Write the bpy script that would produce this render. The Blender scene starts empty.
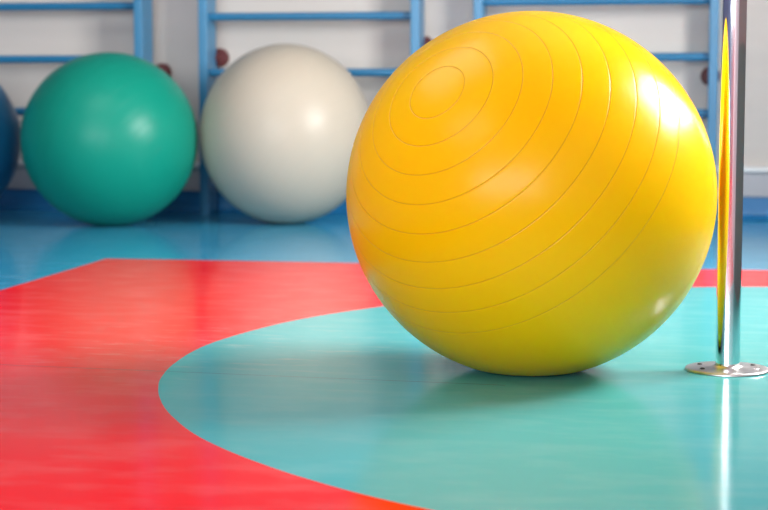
import bpy, bmesh, math, random
from mathutils import Vector, Matrix
random.seed(4)
S = bpy.context.scene
R = math.radians
A = R(9.9)                      # the room is turned by this much against the camera
CA, SA = math.cos(A), math.sin(A)

def W(u, v, z=0.0):
    """room coordinates (u along the back wall, v towards it) -> world"""
    return Vector((u * CA + v * SA, -u * SA + v * CA, z))

# ------------------------------------------------------------------ camera
cam_d = bpy.data.cameras.new('camera')
cam = bpy.data.objects.new('camera', cam_d)
S.collection.objects.link(cam)
cam.location = (0, 0, 0.516)
cam.rotation_euler = (R(90 - 5.58), 0, 0)
cam_d.sensor_width = 36
cam_d.lens = 80.6
cam_d.clip_start = 0.02
cam_d.dof.use_dof = True
cam_d.dof.focus_distance = 2.93
cam_d.dof.aperture_fstop = 5.4
S.camera = cam

# ------------------------------------------------------------------ world, exposure
wd = bpy.data.worlds.new('sky')
S.world = wd
wd.use_nodes = True
wd.node_tree.nodes['Background'].inputs[0].default_value = (0.75, 0.87, 1.0, 1)
wd.node_tree.nodes['Background'].inputs[1].default_value = 1.0
S.view_settings.view_transform = 'Standard'
S.view_settings.look = 'None'
S.view_settings.gamma = 1.0
S.view_settings.use_curve_mapping = False
S.view_settings.exposure = 0.86

# ------------------------------------------------------------------ room measures
BACK = 6.88      # v of the back wall
RIGHT = 1.15     # u of the right wall
LEFT = -5.0
REAR = -4.5
TOP = 3.0
WIN = [(3.35, 4.85, 0.95, 2.0)]     # v0, v1, z0, z1 in the right wall
REAR_FILL = [(-4.3, 1.0, 0.95, 2.75)]                           # u0, u1, z0, z1 of an unseen rear opening added for fill

def area(name, loc, direction, sx, sy, power, col=(1, 1, 1), spread=180):
    d = bpy.data.lights.new(name, 'AREA')
    d.shape = 'RECTANGLE'
    d.size, d.size_y = sx, sy
    d.energy = power
    d.color = col
    d.spread = R(spread)
    o = bpy.data.objects.new(name, d)
    o.location = loc
    o.rotation_euler = Vector(direction).to_track_quat('-Z', 'Y').to_euler()
    S.collection.objects.link(o)
    return o

for i, (v0, v1, z0, z1) in enumerate(WIN):
    dr = W(-1, 0) - W(0, 0)
    area('window_daylight', W(RIGHT + 0.16, (v0 + v1) / 2, (z0 + z1) / 2), dr,
         v1 - v0, z1 - z0, (135,)[i], (1.0, 0.98, 0.95))
for (u0, u1, z0, z1) in REAR_FILL:  # unseen source behind the camera, added as soft front fill
    dr = W(0, 1) - W(0, 0)
    area('rear_fill', W((u0 + u1) / 2, REAR - 0.16, (z0 + z1) / 2), dr,
         u1 - u0, z1 - z0, 190, (0.95, 0.97, 1.0))
for (u, v) in ((-2.4, 0.6), (-2.0, 3.6)):  # unseen overhead lamps added as fill
    area('ceiling_fill', W(u, v, TOP - 0.05), (0, 0, -1), 1.8, 1.6, 18, (1.0, 0.97, 0.93))
fd = bpy.data.lights.new('camera_lamp', 'POINT')
fd.energy = 0.8
fd.shadow_soft_size = 0.022
fo = bpy.data.objects.new('camera_lamp', fd)
fo.location = (0.0, 0.0, 0.80)
S.collection.objects.link(fo)

# ------------------------------------------------------------------ material helpers
def new_mat(name, col, rough=0.5, metal=0.0, **kw):
    m = bpy.data.materials.new(name)
    m.use_nodes = True
    b = m.node_tree.nodes['Principled BSDF']
    b.inputs['Base Color'].default_value = (*col, 1)
    b.inputs['Roughness'].default_value = rough
    b.inputs['Metallic'].default_value = metal
    for k, v in kw.items():
        b.inputs[k.replace('_', ' ')].default_value = v
    return m

def nodes(m):
    return m.node_tree.nodes, m.node_tree.links, m.node_tree.nodes['Principled BSDF']

def noisy(m, col, var, scale, stretch=(1, 1, 1), detail=4, bump=0.0, dist=0.002):
    """small mottling of the base colour, optional bump"""
    N, L, b = nodes(m)
    tc = N.new('ShaderNodeTexCoord')
    mp = N.new('ShaderNodeMapping')
    mp.inputs['Scale'].default_value = stretch
    L.new(tc.outputs['Object'], mp.inputs['Vector'])
    nz = N.new('ShaderNodeTexNoise')
    nz.inputs['Scale'].default_value = scale
    nz.inputs['Detail'].default_value = detail
    L.new(mp.outputs[0], nz.inputs['Vector'])
    mx = N.new('ShaderNodeMix')
    mx.data_type = 'RGBA'
    mx.inputs['A'].default_value = (*[c * (1 - var) for c in col], 1)
    mx.inputs['B'].default_value = (*[min(1, c * (1 + var)) for c in col], 1)
    L.new(nz.outputs['Fac'], mx.inputs['Factor'])
    L.new(mx.outputs['Result'], b.inputs['Base Color'])
    if bump:
        bp = N.new('ShaderNodeBump')
        bp.inputs['Strength'].default_value = bump
        bp.inputs['Distance'].default_value = dist
        L.new(nz.outputs['Fac'], bp.inputs['Height'])
        L.new(bp.outputs[0], b.inputs['Normal'])
    return m

# ------------------------------------------------------------------ mesh helpers
def link_mesh(name, bm, mat, parent=None, smooth=False):
    me = bpy.data.meshes.new(name)
    bmesh.ops.recalc_face_normals(bm, faces=bm.faces)
    bm.to_mesh(me)
    bm.free()
    if smooth:
        for p in me.polygons:
            p.use_smooth = True
        me.set_sharp_from_angle(angle=R(40))
    if mat:
        me.materials.append(mat)
    o = bpy.data.objects.new(name, me)
    S.collection.objects.link(o)
    if parent:
        o.parent = parent
    return o

def box(bm, x0, x1, y0, y1, z0, z1):
    vs = [bm.verts.new((x, y, z)) for z in (z0, z1) for y in (y0, y1) for x in (x0, x1)]
    for f in ((0, 2, 3, 1), (4, 5, 7, 6), (0, 1, 5, 4), (2, 6, 7, 3), (0, 4, 6, 2), (1, 3, 7, 5)):
        bm.faces.new([vs[i] for i in f])
    return vs

def bevel_mod(o, w, seg=3):
    md = o.modifiers.new('bevel', 'BEVEL')
    md.width = w
    md.segments = seg
    md.limit_method = 'ANGLE'
    for p in o.data.polygons:
        p.use_smooth = True
    wn = o.modifiers.new('wn', 'WEIGHTED_NORMAL')
    wn.keep_sharp = True
    return o

def lathe(bm, prof, seg=64, axis='z', c=(0, 0, 0)):
    """revolve (r, h) pairs round an axis through c; r = 0 makes a pole"""
    rings = []
    for r, h in prof:
        if r < 1e-7:
            rings.append([(0, 0, h)])
        else:
            rings.append([(r * math.cos(2 * math.pi * k / seg), r * math.sin(2 * math.pi * k / seg), h)
                          for k in range(seg)])
    def tr(p):
        x, y, z = p
        if axis == 'x':
            x, y, z = z, x, y
        elif axis == 'y':
            x, y, z = y, z, x
        return (x + c[0], y + c[1], z + c[2])
    rv = [[bm.verts.new(tr(p)) for p in rg] for rg in rings]
    for a, b in zip(rv, rv[1:]):
        if len(a) == 1 and len(b) == 1:
            continue
        for k in range(seg):
            k2 = (k + 1) % seg
            if len(a) == 1:
                bm.faces.new((a[0], b[k], b[k2]))
            elif len(b) == 1:
                bm.faces.new((a[k], b[0], a[k2]))
            else:
                bm.faces.new((a[k], b[k], b[k2], a[k2]))

def room_obj(o):
    o.rotation_euler = (0, 0, -A)
    return o

def structure(o):
    o['kind'] = 'structure'
    return o

def tag(o, label, cat, group=None):
    o['label'] = label
    o['category'] = cat
    if group:
        o['group'] = group
    return o

def empty(name, loc, rz=0.0):
    o = bpy.data.objects.new(name, None)
    o.location = loc
    o.rotation_euler = (0, 0, rz)
    o.empty_display_size = 0.1
    S.collection.objects.link(o)
    return o

# ------------------------------------------------------------------ floor
RED_U, RED_V = -1.714, 4.953            # edges of the red field in room coordinates
CIR = (0.957, 3.080)                    # centre of the teal disc, world x, y
CIR_R = 1.355
cu = CIR[0] * CA - CIR[1] * SA
cv = CIR[0] * SA + CIR[1] * CA

def floor_mat():
    m = new_mat('painted_linoleum', (0.1, 0.4, 0.6), 0.14, Specular_IOR_Level=0.14)
    N, L, b = nodes(m)
    tc = N.new('ShaderNodeTexCoord')
    sp = N.new('ShaderNodeSeparateXYZ')
    L.new(tc.outputs['Object'], sp.inputs[0])
    def math_n(op, a, bb=None, clamp=False):
        n = N.new('ShaderNodeMath')
        n.operation = op
        n.use_clamp = clamp
        for i, q in enumerate((a, bb)):
            if q is None:
                continue
            if isinstance(q, (int, float)):
                n.inputs[i].default_value = q
            else:
                L.new(q, n.inputs[i])
        return n.outputs[0]
    def mix(fac, a, bb):
        n = N.new('ShaderNodeMix')
        n.data_type = 'RGBA'
        if isinstance(fac, float):
            n.inputs['Factor'].default_value = fac
        else:
            L.new(fac, n.inputs['Factor'])
        for k, q in (('A', a), ('B', bb)):
            if isinstance(q, tuple):
                n.inputs[k].default_value = (*q, 1)
            else:
                L.new(q, n.inputs[k])
        return n.outputs['Result']
    # slightly hand-cut edges
    wob = N.new('ShaderNodeTexNoise')
    wob.inputs['Scale'].default_value = 2.5
    L.new(tc.outputs['Object'], wob.inputs['Vector'])
    w = math_n('MULTIPLY', math_n('SUBTRACT', wob.outputs['Fac'], 0.5), 0.012)
    du = math_n('SUBTRACT', sp.outputs[0], cu)
    dv = math_n('SUBTRACT', sp.outputs[1], cv)
    rr = math_n('SQRT', math_n('ADD', math_n('MULTIPLY', du, du), math_n('MULTIPLY', dv, dv)))
    disc = math_n('LESS_THAN', math_n('ADD', rr, w), CIR_R)
    red = math_n('MULTIPLY', math_n('GREATER_THAN', math_n('ADD', sp.outputs[0], w), RED_U),
                 math_n('LESS_THAN', math_n('ADD', sp.outputs[1], w), RED_V))
    c = mix(red, BLUE_F, RED_F)
    c = mix(disc, c, TEAL_F)
    # worn, slightly paler patches in the paint
    mp = N.new('ShaderNodeMapping')
    mp.inputs['Scale'].default_value = (1.0, 2.2, 1)
    L.new(tc.outputs['Object'], mp.inputs['Vector'])
    nz = N.new('ShaderNodeTexNoise')
    nz.inputs['Scale'].default_value = 7
    nz.inputs['Detail'].default_value = 6
    L.new(mp.outputs[0], nz.inputs['Vector'])
    fac = math_n('MULTIPLY', math_n('SUBTRACT', nz.outputs['Fac'], 0.45, True), 0.22)
    c = mix(fac, c, (0.75, 0.72, 0.68))
    # seam between two sheets: a thin dark line through (-0.717, 3.177) and (0.028, 2.997)
    p0 = (-0.717 * CA - 3.177 * SA, -0.717 * SA + 3.177 * CA)
    p1 = (0.028 * CA - 2.997 * SA, 0.028 * SA + 2.997 * CA)
    dx, dy = p1[0] - p0[0], p1[1] - p0[1]
    ln = math.hypot(dx, dy)
    nx, ny = -dy / ln, dx / ln
    d = math_n('ADD', math_n('MULTIPLY', sp.outputs[0], nx), math_n('MULTIPLY', sp.outputs[1], ny))
    d = math_n('ABSOLUTE', math_n('SUBTRACT', math_n('ADD', d, math_n('MULTIPLY', w, 0.6)),
                                  p0[0] * nx + p0[1] * ny))
    seam = math_n('MULTIPLY', math_n('LESS_THAN', d, 0.0028), math_n('LESS_THAN', sp.outputs[0], 0.0 * CA - 0.30))
    c = mix(math_n('MULTIPLY', seam, 0.5), c, (0.05, 0.06, 0.07))
    anyc = math_n('MAXIMUM', red, disc)
    L.new(math_n('ADD', math_n('MULTIPLY', anyc, -0.27), 0.37), b.inputs['Specular IOR Level'])
    # pale glints on the floor beside the ball, painted into the colour as streaks
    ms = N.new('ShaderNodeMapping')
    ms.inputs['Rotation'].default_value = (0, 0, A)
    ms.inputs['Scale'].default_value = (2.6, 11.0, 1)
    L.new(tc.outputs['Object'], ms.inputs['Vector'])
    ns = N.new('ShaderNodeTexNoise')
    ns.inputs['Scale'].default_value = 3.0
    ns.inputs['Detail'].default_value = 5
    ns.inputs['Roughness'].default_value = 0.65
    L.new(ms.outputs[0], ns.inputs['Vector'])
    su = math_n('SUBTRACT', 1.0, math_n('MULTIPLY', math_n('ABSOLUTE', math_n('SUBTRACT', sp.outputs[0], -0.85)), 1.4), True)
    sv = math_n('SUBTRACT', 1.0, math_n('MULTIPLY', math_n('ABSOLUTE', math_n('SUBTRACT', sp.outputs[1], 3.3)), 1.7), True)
    glint = math_n('MULTIPLY', math_n('SUBTRACT', ns.outputs['Fac'], 0.56, True), 6.0, True)
    glint = math_n('MULTIPLY', glint, math_n('MULTIPLY', su, sv))
    c = mix(math_n('MULTIPLY', glint, 0.55), c, (0.62, 0.60, 0.57))
    L.new(c, b.inputs['Base Color'])
    # gloss that varies, and a gently uneven surface
    L.new(math_n('ADD', math_n('MULTIPLY', nz.outputs['Fac'], 0.12), 0.08), b.inputs['Roughness'])
    n2 = N.new('ShaderNodeTexNoise')
    n2.inputs['Scale'].default_value = 5.0
    n2.inputs['Detail'].default_value = 1.2
    L.new(tc.outputs['Object'], n2.inputs['Vector'])
    bp = N.new('ShaderNodeBump')
    bp.inputs['Strength'].default_value = 0.16
    bp.inputs['Distance'].default_value = 0.003
    hh = math_n('SUBTRACT', n2.outputs['Fac'], math_n('MULTIPLY', seam, 0.3))
    L.new(hh, bp.inputs['Height'])
    L.new(bp.outputs[0], b.inputs['Normal'])
    return m

BLUE_F = (0.04, 0.34, 0.56)
RED_F = (0.86, 0.007, 0.008)
TEAL_F = (0.075, 0.41, 0.42)

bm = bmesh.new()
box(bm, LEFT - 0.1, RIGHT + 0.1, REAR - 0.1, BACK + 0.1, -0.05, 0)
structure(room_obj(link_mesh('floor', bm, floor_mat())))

# ------------------------------------------------------------------ walls and ceiling
wall_m = noisy(new_mat('wall_paint', (0.6, 0.57, 0.56), 0.55), (0.58, 0.545, 0.505), 0.07, 2.2,
               (0.5, 1, 5), 3, 0.2, 0.004)
side_m = noisy(new_mat('side_wall_paint', (0.4, 0.3, 0.3), 0.6), (0.36, 0.24, 0.24), 0.05, 3)
navy_m = noisy(new_mat('navy_wall_paint', (0.06, 0.07, 0.16), 0.6), (0.07, 0.08, 0.17), 0.05, 3)
rear_m = noisy(new_mat('rear_wall_paint', (0.5, 0.48, 0.47), 0.6), (0.74, 0.71, 0.72), 0.05, 3)
ceil_m = noisy(new_mat('ceiling_paint', (0.75, 0.75, 0.74), 0.8), (0.30, 0.30, 0.30), 0.04, 3)

def cut_wall(bm, a0, a1, z0, z1, holes, t0, t1, swap):
    """wall slab along a with rectangular openings (a0, a1, z0, z1); t0..t1 is its thickness"""
    xs = sorted({a0, a1, *[h[0] for h in holes], *[h[1] for h in holes]})
    zs = sorted({z0, z1, *[h[2] for h in holes], *[h[3] for h in holes]})
    for i in range(len(xs) - 1):
        for j in range(len(zs) - 1):
            cx, cz = (xs[i] + xs[i + 1]) / 2, (zs[j] + zs[j + 1]) / 2
            if any(h[0] < cx < h[1] and h[2] < cz < h[3] for h in holes):
                continue
            if swap:
                box(bm, t0, t1, xs[i], xs[i + 1], zs[j], zs[j + 1])
            else:
                box(bm, xs[i], xs[i + 1], t0, t1, zs[j], zs[j + 1])

bm = bmesh.new()
box(bm, LEFT - 0.1, RIGHT + 0.1, BACK, BACK + 0.1, 0, TOP)
structure(room_obj(link_mesh('wall_back', bm, wall_m)))
bm = bmesh.new()
box(bm, LEFT, RIGHT, BACK - 0.012, BACK, 1.0, TOP)
structure(room_obj(link_mesh('added_reflect_panel', bm, noisy(new_mat('dark_reflect_panel', (0.06, 0.08, 0.1), 0.6), (0.16, 0.19, 0.22), 0.1, 3))))  # unseen dark panel, added to darken what the floor reflects
bm = bmesh.new()
cut_wall(bm, REAR, BACK, 0, TOP, WIN, RIGHT, RIGHT + 0.1, True)
structure(room_obj(link_mesh('wall_right', bm, side_m)))
bm = bmesh.new()
box(bm, RIGHT - 0.02, RIGHT, REAR, BACK - 0.05, 0, 0.62)
structure(room_obj(link_mesh('trim_3', bm, noisy(new_mat('dark_dado', (0.06, 0.06, 0.06), 0.5), (0.17, 0.16, 0.16), 0.1, 4))))
bm = bmesh.new()
box(bm, RIGHT - 0.03, RIGHT, REAR, 2.1, 0, TOP)
structure(room_obj(link_mesh('trim_5', bm, noisy(new_mat('pale_side_wall', (0.7, 0.68, 0.7), 0.6), (0.72, 0.68, 0.71), 0.05, 4))))
bm = bmesh.new()
box(bm, LEFT - 0.1, LEFT, REAR, BACK, 0, TOP)
structure(room_obj(link_mesh('wall_left', bm, navy_m)))
bm = bmesh.new()
cut_wall(bm, LEFT - 0.1, RIGHT + 0.1, 0, TOP, REAR_FILL, REAR - 0.1, REAR, False)
structure(room_obj(link_mesh('wall_rear', bm, rear_m)))
bm = bmesh.new()
box(bm, LEFT - 0.1, RIGHT + 0.1, REAR - 0.1, BACK + 0.1, TOP, TOP + 0.05)
structure(room_obj(link_mesh('ceiling', bm, ceil_m)))

frame_m = new_mat('window_frame_paint', (0.75, 0.75, 0.74), 0.35)
n = 0
for (v0, v1, z0, z1) in WIN:
    n += 1
    bm = bmesh.new()
    f = 0.05
    x0, x1 = RIGHT + 0.02, RIGHT + 0.08
    box(bm, x0, x1, v0, v1, z0, z0 + f)
    box(bm, x0, x1, v0, v1, z1 - f, z1)
    box(bm, x0, x1, v0, v0 + f, z0 + f, z1 - f)
    box(bm, x0, x1, v1 - f, v1, z0 + f, z1 - f)
    vm = (v0 + v1) / 2
    box(bm, x0, x1, vm - f / 2, vm + f / 2, z0 + f, z1 - f)
    structure(room_obj(link_mesh('window_%d' % n, bm, frame_m)))
for (u0, u1, z0, z1) in REAR_FILL:  # added rear window, there only for the fill
    n += 1
    bm = bmesh.new()
    f = 0.05
    y0, y1 = REAR - 0.08, REAR - 0.02
    box(bm, u0, u1, y0, y1, z0, z0 + f)
    box(bm, u0, u1, y0, y1, z1 - f, z1)
    box(bm, u0, u0 + f, y0, y1, z0 + f, z1 - f)
    box(bm, u1 - f, u1, y0, y1, z0 + f, z1 - f)
    structure(room_obj(link_mesh('window_%d' % n, bm, frame_m)))

# foot of the back wall: blue coved upstand, grey skirting with a white lip above it
blue_base_m = noisy(new_mat('blue_upstand', (0.02, 0.2, 0.45), 0.3), (0.015, 0.18, 0.42), 0.15, 6, (1, 1, 1), 3)
skirt_m = noisy(new_mat('grey_skirting', (0.5, 0.5, 0.52), 0.45), (0.44, 0.45, 0.48), 0.08, 5, (0.6, 1, 3), 3)
lip_m = new_mat('white_lip', (0.75, 0.78, 0.78), 0.35)
bm = bmesh.new()
# a coved section swept along the wall
prof = [(0.03 - 0.03 * math.sin(t), 0.03 - 0.03 * math.cos(t)) for t in [k * math.pi / 16 for k in range(9)]]
sec = [(0.045, 0.0)] + [(0.012 + a * 1.1, b) for a, b in prof] + [(0.012, 0.088), (0.0, 0.088), (0.0, 0.0)]
ends = []
for u in (LEFT, RIGHT):
    ends.append([bm.verts.new((u, BACK - a, b)) for a, b in sec])
k = len(sec)
for i in range(k):
    bm.faces.new((ends[0][i], ends[0][(i + 1) % k], ends[1][(i + 1) % k], ends[1][i]))
bm.faces.new(ends[0]); bm.faces.new(list(reversed(ends[1])))
structure(room_obj(link_mesh('baseboard_back', bm, blue_base_m)))
bm = bmesh.new()
box(bm, LEFT, RIGHT, BACK - 0.022, BACK, 0.088, 0.183)
structure(bevel_mod(room_obj(link_mesh('trim_1', bm, skirt_m)), 0.004))
bm = bmesh.new()
box(bm, LEFT, RIGHT, BACK - 0.038, BACK, 0.183, 0.207)
structure(bevel_mod(room_obj(link_mesh('trim_2', bm, lip_m)), 0.006))

# ------------------------------------------------------------------ wall bars
bar_m = noisy(new_mat('blue_bar_paint', (0.03, 0.24, 0.55), 0.32), (0.035, 0.21, 0.39), 0.1, 8, (1, 1, 0.4), 3)
rung_m = noisy(new_mat('blue_rung_paint', (0.02, 0.2, 0.5), 0.3), (0.015, 0.165, 0.33), 0.1, 8, (0.4, 1, 1), 3)
cap_m = noisy(new_mat('maroon_cap', (0.16, 0.03, 0.03), 0.5), (0.11, 0.018, 0.02), 0.25, 60)
PT, PD = 0.036, 0.140             # post thickness, post depth
FRONT = BACK - 0.19              # v of the front edge of the posts

def wall_bars(u0, u1, levels, cap_z, label, cap_dx=(0.016, 0.0)):
    """u0..u1 outer faces; levels = rung heights; cap_z = heights of the wall fixings per post"""
    t = empty('wall_bars', W((u0 + u1) / 2, FRONT + PD / 2, 0), -A)
    hw = (u1 - u0) / 2
    tag(t, label, 'wall bars', 'blue gymnastics wall bars along the back wall')
    for s, cz, cdx in zip((-1, 1), cap_z, cap_dx):
        x0 = s * hw - (PT if s > 0 else 0)
        bm = bmesh.new()
        box(bm, x0, x0 + PT, -PD / 2, PD / 2, 0, 2.4)
        bevel_mod(link_mesh('side_post', bm, bar_m, t), 0.004)
        # round fixing between post and wall
        bm = bmesh.new()
        d0, d1 = PD / 2, BACK - FRONT - PD / 2
        xc = s * hw - s * PT * 0.5
        lathe(bm, [(0, d0 - 0.02), (0.012, d0 - 0.02), (0.012, d1 - 0.028), (0.030, d1 - 0.028), (0.037, d1 - 0.022),
                   (0.039, d1 - 0.010), (0.036, d1), (0, d1)], 32, 'y', (xc + cdx, 0, cz))
        link_mesh('wall_fixing', bm, cap_m, t, True)
    for z in levels:
        bm = bmesh.new()
        lathe(bm, [(0, -hw + 0.012), (0.0155, -hw + 0.012), (0.0165, -hw + PT + 0.03), (0.0165, hw - PT - 0.03),
                   (0.0155, hw - 0.012), (0, hw - 0.012)], 24, 'x', (0, -0.012, z))
        link_mesh('rung', bm, rung_m, t, True)
    return t

def lv(z0, step, n=8):
    return [z0 + step * i for i in range(n) if z0 + step * i < 2.32]

def u_at(xpix, v):
    """room u of a picture column at depth v"""
    k = (xpix - 384) / 1720.0
    # world x = k*y ; x = u CA + v SA ; y = -u SA + v CA
    return v * (k * CA - SA) / (CA + k * SA)

U1r = u_at(144, FRONT)
U2l, U2r = u_at(199.5, FRONT), u_at(419, FRONT)
U3l, U3r = u_at(472.5, FRONT), u_at(716.5, FRONT)
wall_bars(U1r - (U3r - U3l), U1r, lv(0.415, 0.214), (0.58, 0.575),
          'blue wooden wall bars behind the teal ball, cut by the left edge of the picture', (0.0, 0.045))
wall_bars(U2l, U2r, lv(0.350, 0.223), (0.635, 0.68),
          'blue wooden wall bars behind the pearl white ball', (0.022, 0.012))
wall_bars(U3l, U3r, lv(0.415, 0.216), (0.57, 0.558),
          'blue wooden wall bars behind the top of the yellow ball', (0.0, -0.008))

# ------------------------------------------------------------------ exercise balls
def ball_mat(name, col, rough, coat=0.0, sss=0.0, sub=(1, 0.5, 0.2)):
    m = new_mat(name, col, rough, Specular_IOR_Level=0.24)
    N, L, b = nodes(m)
    if coat:
        b.inputs['Coat Weight'].default_value = coat
        b.inputs['Coat Roughness'].default_value = 0.12
    if sss:
        b.inputs['Subsurface Weight'].default_value = sss
        b.inputs['Subsurface Radius'].default_value = sub
        b.inputs['Subsurface Scale'].default_value = 0.12
    tc = N.new('ShaderNodeTexCoord')
    nz = N.new('ShaderNodeTexNoise')
    nz.inputs['Scale'].default_value = 900
    nz.inputs['Detail'].default_value = 2
    L.new(tc.outputs['Object'], nz.inputs['Vector'])
    bp = N.new('ShaderNodeBump')
    bp.inputs['Strength'].default_value = 0.06
    bp.inputs['Distance'].default_value = 0.0006
    L.new(nz.outputs['Fac'], bp.inputs['Height'])
    L.new(bp.outputs[0], b.inputs['Normal'])
    return m

def exercise_ball(loc, r, axis, rings, mat, crease, label, rh=-0.0006, rw=0.0009, squash=0.010, sx=1.0, seg=256):
    """an inflated ball: raised moulding rings round `axis`, a small flat where it rests"""
    th = set()
    for i in range(0, 181, 2):
        th.add(float(i))
    wdeg = math.degrees(rw / r)
    keep = [t for t in th if all(abs(t - q) > wdeg * 2.2 for q in rings)]
    pts = [(t, 0.0) for t in keep]
    for q in rings:
        for k, hgt in ((-2, 0), (-1, 0.15), (-0.5, 0.75), (0, 1.0), (0.5, 0.75), (1, 0.15), (2, 0)):
            pts.append((q + k * wdeg, hgt * rh))
    pts.sort()
    prof = []
    for t, h in pts:
        a = R(t)
        if t <= 0 or t >= 180:
            prof.append((0, (r + h) * math.cos(a)))
        else:
            prof.append(((r + h) * math.sin(a), (r + h) * math.cos(a)))
    bm = bmesh.new()
    lathe(bm, prof, seg)
    # shade in the moulded crease is painted: its faces get their own colour
    wr = wdeg * 0.9
    for fc in bm.faces:
        cc = fc.calc_center_median()
        tt = math.degrees(math.atan2(math.hypot(cc.x, cc.y), cc.z))
        if any(abs(tt - x) < wr for x in rings):
            fc.material_index = 1
    q = Vector((0, 0, 1)).rotation_difference(Vector(axis).normalized())
    bmesh.ops.transform(bm, matrix=q.to_matrix().to_4x4(), verts=bm.verts)
    for v in bm.verts:
        z = v.co.z + r
        # weight presses the lowest part flat, with a soft shoulder
        if z < squash * 2:
            z = squash + (z * z) / (4 * squash)
        v.co.z = z - squash
        v.co.x *= sx
        v.co.y *= sx
    o = link_mesh('exercise_ball', bm, mat, None, True)
    o.data.materials.append(crease)
    o.location = loc
    return tag(o, label, 'exercise ball', 'large exercise balls')

def cam_axis(loc, ax, ay, az):
    """direction seen from the viewpoint: to the right, up, towards the viewer"""
    back = (Vector((0, 0, 0.516)) - Vector((loc[0], loc[1], 0.325))).normalized()
    right = Vector((0, 0, 1)).cross(back).normalized()
    up = back.cross(right)
    return right * ax + up * ay + back * az

yellow = ball_mat('yellow_vinyl', (0.95, 0.515, 0.001), 0.26, 0.0, 0.5, (1.0, 0.42, 0.02))
exercise_ball((0.2650, 3.115, 0), 0.331, cam_axis((0.2662, 3.115), -0.479, 0.529, 0.701), [9.2 + 8.54 * k for k in range(0, 9)], yellow, ball_mat('yellow_crease_shade', (0.74, 0.36, 0.001), 0.4),
              'bright yellow ringed exercise ball standing beside the chrome pole', sx=1.008)
yellow.node_tree.nodes['Principled BSDF'].inputs['Specular IOR Level'].default_value = 0.15
green = ball_mat('teal_vinyl', (0.004, 0.24, 0.165), 0.36, 0.0)
exercise_ball((-1.025, 6.44, 0), 0.3245, cam_axis((-1.025, 6.44), -0.6, 0.3, -0.7), [9.2 * k for k in range(2, 19)], green, ball_mat('green_crease_shade', (0.005, 0.24, 0.17), 0.4),
              'teal green exercise ball between the blue and the white ball', sx=1.01, squash=0.004, seg=160)
pearl = ball_mat('pearl_vinyl', (0.48, 0.425, 0.34), 0.34, 0.0)
exercise_ball((-0.3700, 6.53, 0), 0.3415, cam_axis((-0.3700, 6.53), 0.55, -0.6, 0.3), [8.5 * k for k in range(2, 20)], pearl, ball_mat('pearl_crease_shade', (0.45, 0.41, 0.34), 0.4),
              'pearl white exercise ball in front of the wall bars', sx=0.957, rh=-0.0006, squash=0.004, seg=160)
blue = ball_mat('blue_vinyl', (0.01, 0.13, 0.27), 0.30, 0.0)
exercise_ball((-1.722, 6.60, 0), 0.325, cam_axis((-1.722, 6.60), -0.6, 0.3, -0.7), [9.2 * k for k in range(2, 19)], blue, ball_mat('blue_crease_shade', (0.008, 0.06, 0.18), 0.4),
              'dark blue exercise ball cut by the left edge of the picture', seg=160)

# ------------------------------------------------------------------ chrome pole
chrome = new_mat('chrome', (0.86, 0.86, 0.87), 0.06, 1.0)
steel = noisy(new_mat('brushed_steel', (0.7, 0.68, 0.67), 0.34, 1.0), (0.74, 0.70, 0.69), 0.08, 40, (1, 6, 1), 3)
dark_m = new_mat('dark_screw_hole', (0.02, 0.02, 0.02), 0.6)
PX, PY = 0.6285, 3.113
t = tag(empty('pole', (PX, PY, 0)), 'shiny chrome vertical pole with round floor flange right of the yellow ball', 'pole')
bm = bmesh.new()
lathe(bm, [(0, 0.004), (0.0222, 0.004), (0.0222, 1.0), (0.0222, TOP), (0, TOP)], 96)
o = link_mesh('tube', bm, chrome, t, True)
bm = bmesh.new()
lathe(bm, [(0.0232, 0.0), (0.0755, 0.0), (0.0765, 0.0012), (0.0762, 0.0032), (0.0745, 0.0048), (0.060, 0.0058),
           (0.031, 0.0066), (0.0262, 0.0085), (0.0246, 0.0100), (0.0232, 0.0105), (0.0232, 0.0)], 96)
fl = link_mesh('flange', bm, steel, t, True)
for a in (146, 203, 20, 332):
    ca_, sa_ = math.cos(R(a)), math.sin(R(a))
    bm = bmesh.new()
    lathe(bm, [(0, 0.0052), (0.0048, 0.0052), (0.0048, 0.0066), (0.0034, 0.0080), (0.0012, 0.0084), (0, 0.0084)], 20, 'z',
          (0.054 * ca_, 0.054 * sa_, 0))
    link_mesh('screw', bm, dark_m if a != 332 else steel, fl, True)
